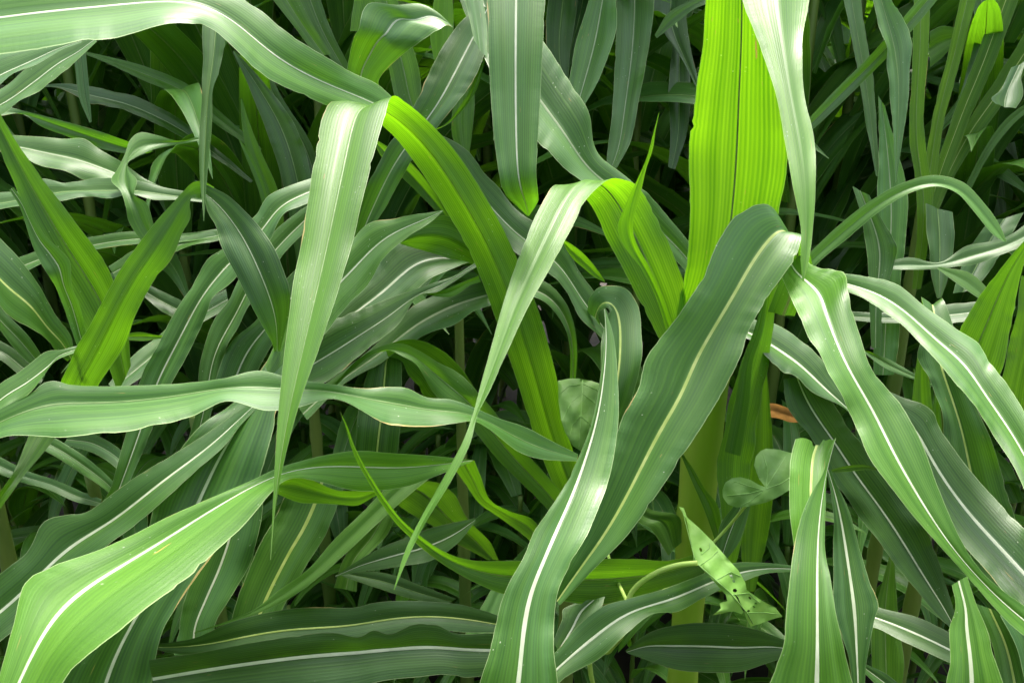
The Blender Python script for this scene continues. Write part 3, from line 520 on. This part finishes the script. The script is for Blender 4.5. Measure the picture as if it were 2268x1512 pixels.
# --- far right
L(p_far, [(1850,603,1860,640),(1925,613,1915,662),(1988,630,1972,700),(2050,680,2010,728),(2118,728,2062,790),(2172,753,2105,838),(2198,805,2152,898),(2240,865,2205,968),(2268,910,2238,1020),(2340,1030,2300,1160)], [1.02,.95,.88,.82,.76], k=.6, tone=(.1,.58,.26), mw=.06, fold=.11)
L(p_far, [(2090,690,2044,690),(2087,660,2040,657),(2112,720,2050,722),(2130,790,2035,780),(2155,880,2065,855),(2190,970,2088,940),(2220,1050,2095,1040),(2245,1130,2115,1120),(2270,1230,2150,1230),(2290,1340,2200,1340)], [1.06,1.03,1.0,.98,.97,.96,.955,.95,.945,.94], k=.4, tone=GB, rib='y', mw=.085, fold=.14)
L(p_far, [(2090,860,2190,900),(2105,790,2205,848),(2122,737,2222,800),(2160,670,2240,720),(2200,615,2255,640),(2240,565,2270,580),(2300,500,2302,505)], [1.05,1.03,1.0], k=-.2, tone=(.5,.5,.36), rib='g', mw=.03)
L(p_far, [(2195,920,2300,940),(2215,850,2300,860),(2235,760,2315,780),(2262,610,2325,620)], [1.1,1.08], k=-.1, tone=(.6,.42,.45), rib=None)
L(p_far, [(2025,1030,2085,1020),(2020,930,2070,930),(2022,860,2060,850),(2035,770,2050,770)], [1.06,1.05], k=0, tone=(.6,.45,.45), rib=None)
L(p_far, [(2060,1020,2092,1020),(2062,930,2085,930),(2075,840,2080,830)], [1.02,1.02], k=0, tone=(.65,.5,.5), rib=None)
L(p_far, [(1840,690,1850,705),(1910,690,1915,712),(2000,690,2000,716),(2110,672,2110,716),(2200,665,2200,700)], [1.3,1.25], k=.8, tone=G0, mw=.06)
L(p_far, [(1930,780,1900,770),(1980,800,1960,815),(2030,830,2020,838),(2070,850,2060,850)], [1.12,1.1], k=.5, tone=GD, rib='g')
L(p_far, [(2280,490,2280,540),(2230,525,2230,560),(2140,545,2150,585),(2080,580,2080,595),(2010,570,2010,598),(1950,585,1950,595)], [1.2,1.25], k=.6, tone=G0, rib=None)
L(p_far, [(2080,590,2075,595),(2150,605,2130,635),(2200,650,2180,668),(2250,680,2240,700)], [1.2,1.15], k=.5, tone=GU, rib=None)
L(p_far, [(2268,470,2190,490),(2240,520,2160,530),(2200,590,2130,590),(2160,640,2110,650)], [1.35,1.3], k=.3, tone=GD, rib='g')
# --- lower right
L(p_twist, [(1690,1570,1905,1570),(1706,1505,1888,1505),(1735,1430,1868,1430),(1740,1370,1852,1365),(1748,1290,1842,1290),(1759,1206,1828,1220),(1779,1131,1829,1120),(1800,1086,1830,1075),(1824,1046,1833,1040),(1835,1005,1840,1003),(1849,970,1851,970)], [.62,.63,.65,.69,.72,.74], k=.5, m=[.58,.62,.75,.85,.9], tone=(.45,.66,.33), mw=[.10,.08,.05,.02], fold=.08, wav=.4)
L(p_twist, [(1765,1260,1800,1260),(1757,1200,1815,1200),(1750,1149,1826,1149),(1747,1060,1831,1060),(1752,1010,1836,1005),(1763,968,1849,970)], [.70,.73,.78], k=.6, m=.62, tone=(.4,.66,.34), rib='y', mw=.09, jag=.007)
L(p_twist, [(1840,1040,1828,1040),(1850,1065,1834,1060),(1878,1123,1847,1148),(1905,1215,1845,1205),(1925,1285,1846,1274),(1947,1345,1848,1363),(1936,1380,1862,1405),(1920,1460,1880,1460),(1915,1540,1890,1540)], [.86,.84,.8,.78], k=.4, tone=(.05,.46,.26), mw=.12)
L(p_twist, [(2142,1275,2108,1295),(2165,1345,2116,1349),(2186,1395,2104,1391),(2202,1452,2105,1463),(2222,1510,2096,1510),(2245,1600,2080,1600)], [.74,.72,.70,.69], k=.4, tone=(.3,.56,.3), mw=.13, m=.5)
L(p_twist, [(2230,1360,2160,1335),(2268,1440,2195,1420),(2300,1540,2215,1540)], [.78,.76], k=.4, tone=GB, rib='y', mw=.10)
L(p_twist, [(2290,1340,2215,1362),(2310,1400,2250,1430),(2330,1480,2268,1500)], [.76,.74], k=.5, tone=GB, rib='y', mw=.10)
L(p_twist, [(1915,1468,1905,1480),(1960,1490,1945,1520),(2010,1530,1995,1560)], [.86,.86], k=.6, tone=G0)
L(p_twist, [(1940,1550,1995,1550),(1930,1440,2000,1450),(1935,1360,1990,1360),(1950,1300,1985,1290),(1970,1230,1980,1230)], [1.0,1.04], k=0, tone=(.7,.5,.5), rib='g')
print('traced leaves', leaf_count[0])

# ------------------------------------------------------------------ the vine among the maize
def vine_leaf(parent, poly, holes, d, tilt, name='leaf', label=None, cup=.012, veins=(), mat=None):
    """poly: traced outline in photo pixels; laid out as a gently cupped sheet of its own"""
    loc = np.array(parent.location)
    c = np.mean(np.array(poly), axis=0)
    outer = [Vector(p) for p in poly]
    pts = list(outer); edges = [(i, (i+1) % len(outer)) for i in range(len(outer))]
    def inside(p, pl):
        r = False; n = len(pl)
        for i in range(n):
            a, b = pl[i], pl[(i+1) % n]
            if (a[1] > p[1]) != (b[1] > p[1]) and p[0] < (b[0]-a[0]) * (p[1]-a[1]) / (b[1]-a[1]) + a[0]: r = not r
        return r
    hl = []
    for (hx, hy, ha, hb, hr) in holes:
        ring = [(hx + ha*math.cos(t)*math.cos(hr) - hb*math.sin(t)*math.sin(hr), hy + ha*math.cos(t)*math.sin(hr) + hb*math.sin(t)*math.cos(hr)) for t in np.linspace(0, 2*math.pi, 9)[:-1]]
        hl.append(ring); s = len(pts); pts += [Vector(p) for p in ring]
        edges += [(s+i, s+(i+1) % 8) for i in range(8)]
    xs = [p[0] for p in poly]; ys = [p[1] for p in poly]
    rng = random.Random(3)
    for gx in np.arange(min(xs), max(xs), 9):
        for gy in np.arange(min(ys), max(ys), 9):
            p = (gx + rng.uniform(-2, 2), gy + rng.uniform(-2, 2))
            if inside(p, poly) and not any(inside(p, h) for h in hl): pts.append(Vector(p))
    vo, _, fo, *_ = geometry.delaunay_2d_cdt(pts, edges, [], 0, 1e-4)
    vs = []
    for v in vo:
        rx, ry = (v[0]-c[0]), (v[1]-c[1])
        z = d + (tilt[0]*rx + tilt[1]*ry) * d / F + cup * ((rx*rx + ry*ry) / 6400.0) + .003*math.sin(rx*.11)*math.cos(ry*.09)
        vs.append(U(v[0], v[1], z) - loc)
    fs = []
    for f in fo:
        cc = np.mean([vo[i] for i in f], axis=0)
        if inside(cc, poly) and not any(inside(cc, h) for h in hl): fs.append(tuple(f))
    o = link_mesh(name, vs, fs, mat or M_VINE, parent)
    if label: o['label'] = label
    for i, ln in enumerate(veins):
        pl = [np.array(q) for q in ln]; seg = []
        for a, b in zip(pl[:-1], pl[1:]): seg += [a + (b - a) * f for f in (0, .33, .66)]
        seg.append(pl[-1])
        seg = [q for q in seg if inside(q, poly) and not any(inside(q, h) for h in hl)]
        if len(seg) < 3: continue
        w3 = []
        for q in seg:
            rx, ry = q[0]-c[0], q[1]-c[1]
            z = d + (tilt[0]*rx + tilt[1]*ry) * d / F + cup * ((rx*rx + ry*ry) / 6400.0) + .003*math.sin(rx*.11)*math.cos(ry*.09)
            w3.append(U(q[0], q[1], z - .0004))
        vein = tube(parent, w3, .0006 if i == 0 else .0004, M_VEIN, 'vein'); vein.parent = o
    return o
def tube(parent, pts, r, mat, name):
    P = np.array(pts, dtype=float); n = len(P)
    t = np.arange(n).astype(float); s = np.linspace(0, n-1, n*8); C = sample(t, P, hermite(t, P), s) - np.array(parent.location)
    T = np.gradient(C, axis=0); T /= np.linalg.norm(T, axis=1)[:, None]
    a = np.cross(T, np.array((.3, .2, 1.))); a /= np.linalg.norm(a, axis=1)[:, None]; b = np.cross(T, a)
    K = 8; vs = []; fs = []
    for i in range(len(C)):
        for j in range(K):
            g = 2*math.pi*j/K; vs.append(C[i] + r*(a[i]*math.cos(g) + b[i]*math.sin(g)))
    for i in range(len(C)-1):
        for j in range(K): fs.append((i*K+j, i*K+(j+1) % K, (i+1)*K+(j+1) % K, (i+1)*K+j))
    return link_mesh(name, vs, fs, mat, parent)
vb = U(1470, 1420, .95)
vine = thing('climbing_vine', 'climbing weed vine with heart-shaped leaves, one torn and holed, below the central stalk', 'vine', (vb[0], vb[1], 0))
T_ = lambda pl: [(x / 2.8 + 1468, y / 2.8 + 970) for x, y in pl]
torn = T_([(100,425),(130,432),(150,490),(230,560),(310,640),(380,720),(470,820),(512,895),(520,940),(620,1010),(700,1050),(742,1105),(700,1115),(600,1150),(545,1165),(515,1110),(505,1060),(480,1020),(470,990),(440,960),(465,1000),(478,1035),(500,1075),(490,1090),(440,1072),(310,1095),(360,1055),(352,1022),(400,1008),(390,970),(300,870),(235,800),(190,765),(188,700),(170,620),(145,500)])
vine_leaf(vine, torn, [(x/2.8+1468, y/2.8+970, a, b, r) for x, y, a, b, r in [(235,690,5,3,1.2),(425,855,6,3,1.0),(440,885,4,3,1.),(447,943,5,4,.2),(540,990,4,2,.8),(565,1045,4,2,.5),(577,1023,3,2,.2),(530,1075,3,5,.3)]],
          .78, (.35, -.5), label='torn light green leaf riddled with holes', veins=[T_(l) for l in ([(205,770),(330,880),(420,960),(520,1080),(560,1150)],[(205,770),(180,680),(150,560),(120,440)],[(230,790),(300,740),(340,700)],[(330,880),(420,830),(490,860)],[(240,720),(290,680),(290,650)],[(430,970),(530,960),(600,1020)],[(520,1080),(620,1080),(720,1090)])])
heart = [(1695,1078),(1681,1060),(1670,1030),(1674,1010),(1685,998),(1697,993),(1725,995),(1757,1004),(1775,1030),(1770,1060),(1748,1085),(1720,1102),(1697,1112),(1654,1122),(1630,1123),(1612,1116),(1601,1100),(1600,1085),(1606,1068),(1622,1058),(1640,1056),(1662,1062),(1680,1073)]
vine_leaf(vine, heart, [(1663,1090,5,1.5,-.2)], .88, (.1, -.6), veins=[[(1690,1085),(1660,1092),(1610,1098)],[(1697,1078),(1715,1050),(1740,1010)],[(1697,1080),(1700,1040),(1690,1005)],[(1697,1082),(1730,1070),(1768,1045)],[(1690,1085),(1655,1075),(1625,1065)],[(1690,1087),(1660,1110),(1640,1120)]], mat=M_VINEH)
vine_leaf(vine, [(1236,843),(1260,838),(1283,838),(1310,843),(1345,855),(1352,900),(1340,945),(1318,985),(1287,999),(1269,987),(1252,958),(1243,930),(1237,890)], [], .98, (.1, -.5), veins=[[(1290,842),(1288,900),(1282,990)],[(1289,870),(1265,890),(1245,930)],[(1289,870),(1315,890),(1345,925)],[(1286,920),(1268,940),(1262,965)],[(1286,920),(1308,940),(1318,975)],[(1290,850),(1260,855),(1240,870)],[(1290,850),(1320,862),(1345,880)]], mat=M_VINEH)
tube(vine, [U(1390,1335,.80), U(1400,1310,.80), U(1425,1285,.795), U(1465,1262,.79), U(1505,1250,.785), U(1545,1246,.78)], .0028, M_VSTEM, 'leaf_stalk')
tube(vine, [U(1390,1335,.80), U(1380,1400,.84), U(1350,1440,.87), U(1310,1500,.9), vb * np.array((1, 1, .5)), vb * np.array((1, 1, 0))], .003, M_VSTEM, 'stem')
tube(vine, [U(1390,1335,.80), U(1480,1300,.95), U(1600,1180,.98), U(1660,1110,.93), U(1695,1080,.88)], .002, M_VSTEM, 'leaf_stalk')
tube(vine, [U(1390,1335,.80), U(1350,1240,.95), U(1320,1100,1.0), U(1290,1000,.99), U(1285,990,.98)], .002, M_VSTEM, 'leaf_stalk')

# a dead leaf caught low between the stalks
db = U(1730, 915, 1.2)
dead = thing('dead_leaf', 'orange-brown dead leaf caught low right of the central stalk', 'leaf', tuple(db))
L(dead, [(1670,905,1672,925),(1710,892,1715,925),(1750,905,1750,935),(1790,925,1790,935)], [1.2,1.22], rib=None)
dead.children[0].data.materials[0] = M_DRY; dead.children[0].name = 'blade'

# ------------------------------------------------------------------ shaded rows behind
def arch_blade(parent, z0, ang, length, width, rise, droop, seed, tone):
    rng = random.Random(seed); n = 40
    s = np.linspace(0, 1, n); th = R(rise) - R(droop) * s ** 1.3
    ds = length / n; hx = np.cumsum(np.cos(th)) * ds + .012; hz = z0 + np.cumsum(np.sin(th)) * ds
    sway = rng.uniform(-.12, .12) * s ** 2
    C = np.stack([hx * math.cos(ang) - sway * math.sin(ang), hx * math.sin(ang) + sway * math.cos(ang), hz], 1)
    wv = width * np.clip(np.minimum(.45 + 2.6 * s, 1), 0, 1) * np.clip(1 - ((s - .3) / .7).clip(0) ** 2.2, 0.01, 1)
    tw = rng.uniform(-.4, .4) + rng.uniform(-.8, .8) * s
    A = np.stack([-math.sin(ang) * np.cos(tw) - math.cos(ang) * np.sin(tw) * np.sin(th), math.cos(ang) * np.cos(tw) - math.sin(ang) * np.sin(tw) * np.sin(th), np.sin(tw) * np.cos(th)], 1)
    Lp = C + A * wv[:, None] / 2; Rp = C - A * wv[:, None] / 2
    return build_blade(parent, Lp, Rp, tone=tone, rib=M_RIBG, mw=.035, seed=seed, nu=8, wav=.6, fold=.1)
def field_plant(seed, height, loc, label, group):
    rng = random.Random(seed)
    o = thing('maize_plant', label, 'maize plant', loc, group)
    stalk(o, height * .8, .016)
    nl = 17; a0 = rng.uniform(0, 6.28)
    for i in range(nl):
        f = i / (nl - 1)
        arch_blade(o, height * (.16 + .62 * f), a0 + math.pi * i + rng.uniform(-.5, .5), rng.uniform(.8, 1.15) * (1 - .2 * f), rng.uniform(.075, .10),
                   rng.uniform(60, 82), rng.uniform(60, 130), seed * 50 + i, (rng.uniform(0, .35), rng.uniform(.5, .72), rng.uniform(.2, .34)))
    return o
LBL = 'maize plant in the dark shaded rows at the back'; GRP = 'shaded maize plants in the rows behind'
protos = [field_plant(11, 2.1, (-1.15, 2.55, 0), LBL, GRP), field_plant(23, 2.3, (-.1, 2.7, 0), LBL, GRP), field_plant(37, 2.0, (1.2, 2.6, 0), LBL, GRP)]
rng = random.Random(8)
def copy_plant(src, loc, rz, s, label=None, group=None):
    c = src.copy(); col.objects.link(c); c.location = loc; c.rotation_euler = (0, 0, rz); c.scale = (s, s, s)
    if label: c['label'] = label
    if group: c['group'] = group
    for ch in src.children:
        k = ch.copy(); col.objects.link(k); k.parent = c
        for g in ch.children:
            q = g.copy(); col.objects.link(q); q.parent = k
spots = []
for row, yy in enumerate((2.15, 2.5, 2.9, 3.35, 3.8, 4.4, 5.1, 5.9)):
    half = .8 + yy * .68
    x = -half + rng.uniform(0, .2)
    while x < half:
        spots.append((x + rng.uniform(-.06, .06), yy + rng.uniform(-.12, .12))); x += .26 + .035 * row
spots += [(-1.75 + .21 * k, 1.98 + .05 * (k % 3)) for k in range(7)] + [(.75 + .24 * k, 2.0 + .05 * (k % 2)) for k in (0, 2, 3, 4)]
for i, (x, y) in enumerate(spots):
    if any(abs(x - p.location.x) < .1 and abs(y - p.location.y) < .1 for p in protos): continue
    copy_plant(protos[i % 3], (x, y, 0), rng.uniform(0, 6.28), (rng.uniform(1.15, 1.4) if -.9 < x < .75 else rng.uniform(1.0, 1.25)) * (1 + .02 * max(0, y - 2.5)))
# low growth between the near stalks
def low_plant(seed, height, loc, label, group):
    rng = random.Random(seed)
    o = thing('maize_shoot', label, 'maize plant', loc, group)
    stalk(o, height * .7, .010, nodes=4)
    a0 = rng.uniform(0, 6.28)
    for i in range(9):
        f = i / 8
        arch_blade(o, height * (.1 + .58 * f), a0 + 2.4 * i + rng.uniform(-.4, .4), rng.uniform(.36, .52), rng.uniform(.045, .065),
                   rng.uniform(45, 75), rng.uniform(80, 160), seed * 50 + i, (rng.uniform(0, .45), rng.uniform(.58, .8), rng.uniform(.32, .48)))
    return o
LB2 = 'short maize shoot in the shade low between the near stalks'; GR2 = 'short maize shoots under the near plants'
lows = [low_plant(61, .72, (-.62, 1.55, 0), LB2, GR2), low_plant(73, .8, (.02, 1.62, 0), LB2, GR2), low_plant(87, .66, (.66, 1.55, 0), LB2, GR2)]
for row, (yy, hs) in enumerate(((1.42, .72), (1.58, .95), (1.75, 1.1), (2.0, 1.2))):
    half = .35 + yy * .66; x = -half + rng.uniform(0, .15); i = row
    while x < half:
        copy_plant(lows[i % 3], (x + rng.uniform(-.04, .04), yy + rng.uniform(-.05, .05), 0), rng.uniform(0, 6.28), hs * rng.uniform(.9, 1.1)); x += .165; i += 1

# maize rows added beside and behind the viewer to block low skylight
for i, (x, y) in enumerate([(-1.7, .5), (-1.75, .95), (-1.9, 1.35), (1.65, .45), (1.75, .9), (1.9, 1.3), (-1.5, -.1), (1.5, -.15)] + [(-1.7 + .3 * k, -.95 - .1 * (k % 2)) for k in range(12)] + [(-1.6 + .4 * k, -1.35) for k in range(9)] + [(-2.0 + .5 * k, -1.8) for k in range(9)]):
    copy_plant(protos[i % 3], (x, y, 0), rng.uniform(0, 6.28), rng.uniform(1.1, 1.3), 'maize plant added around the viewer to block side light', 'maize plants added to block side light')
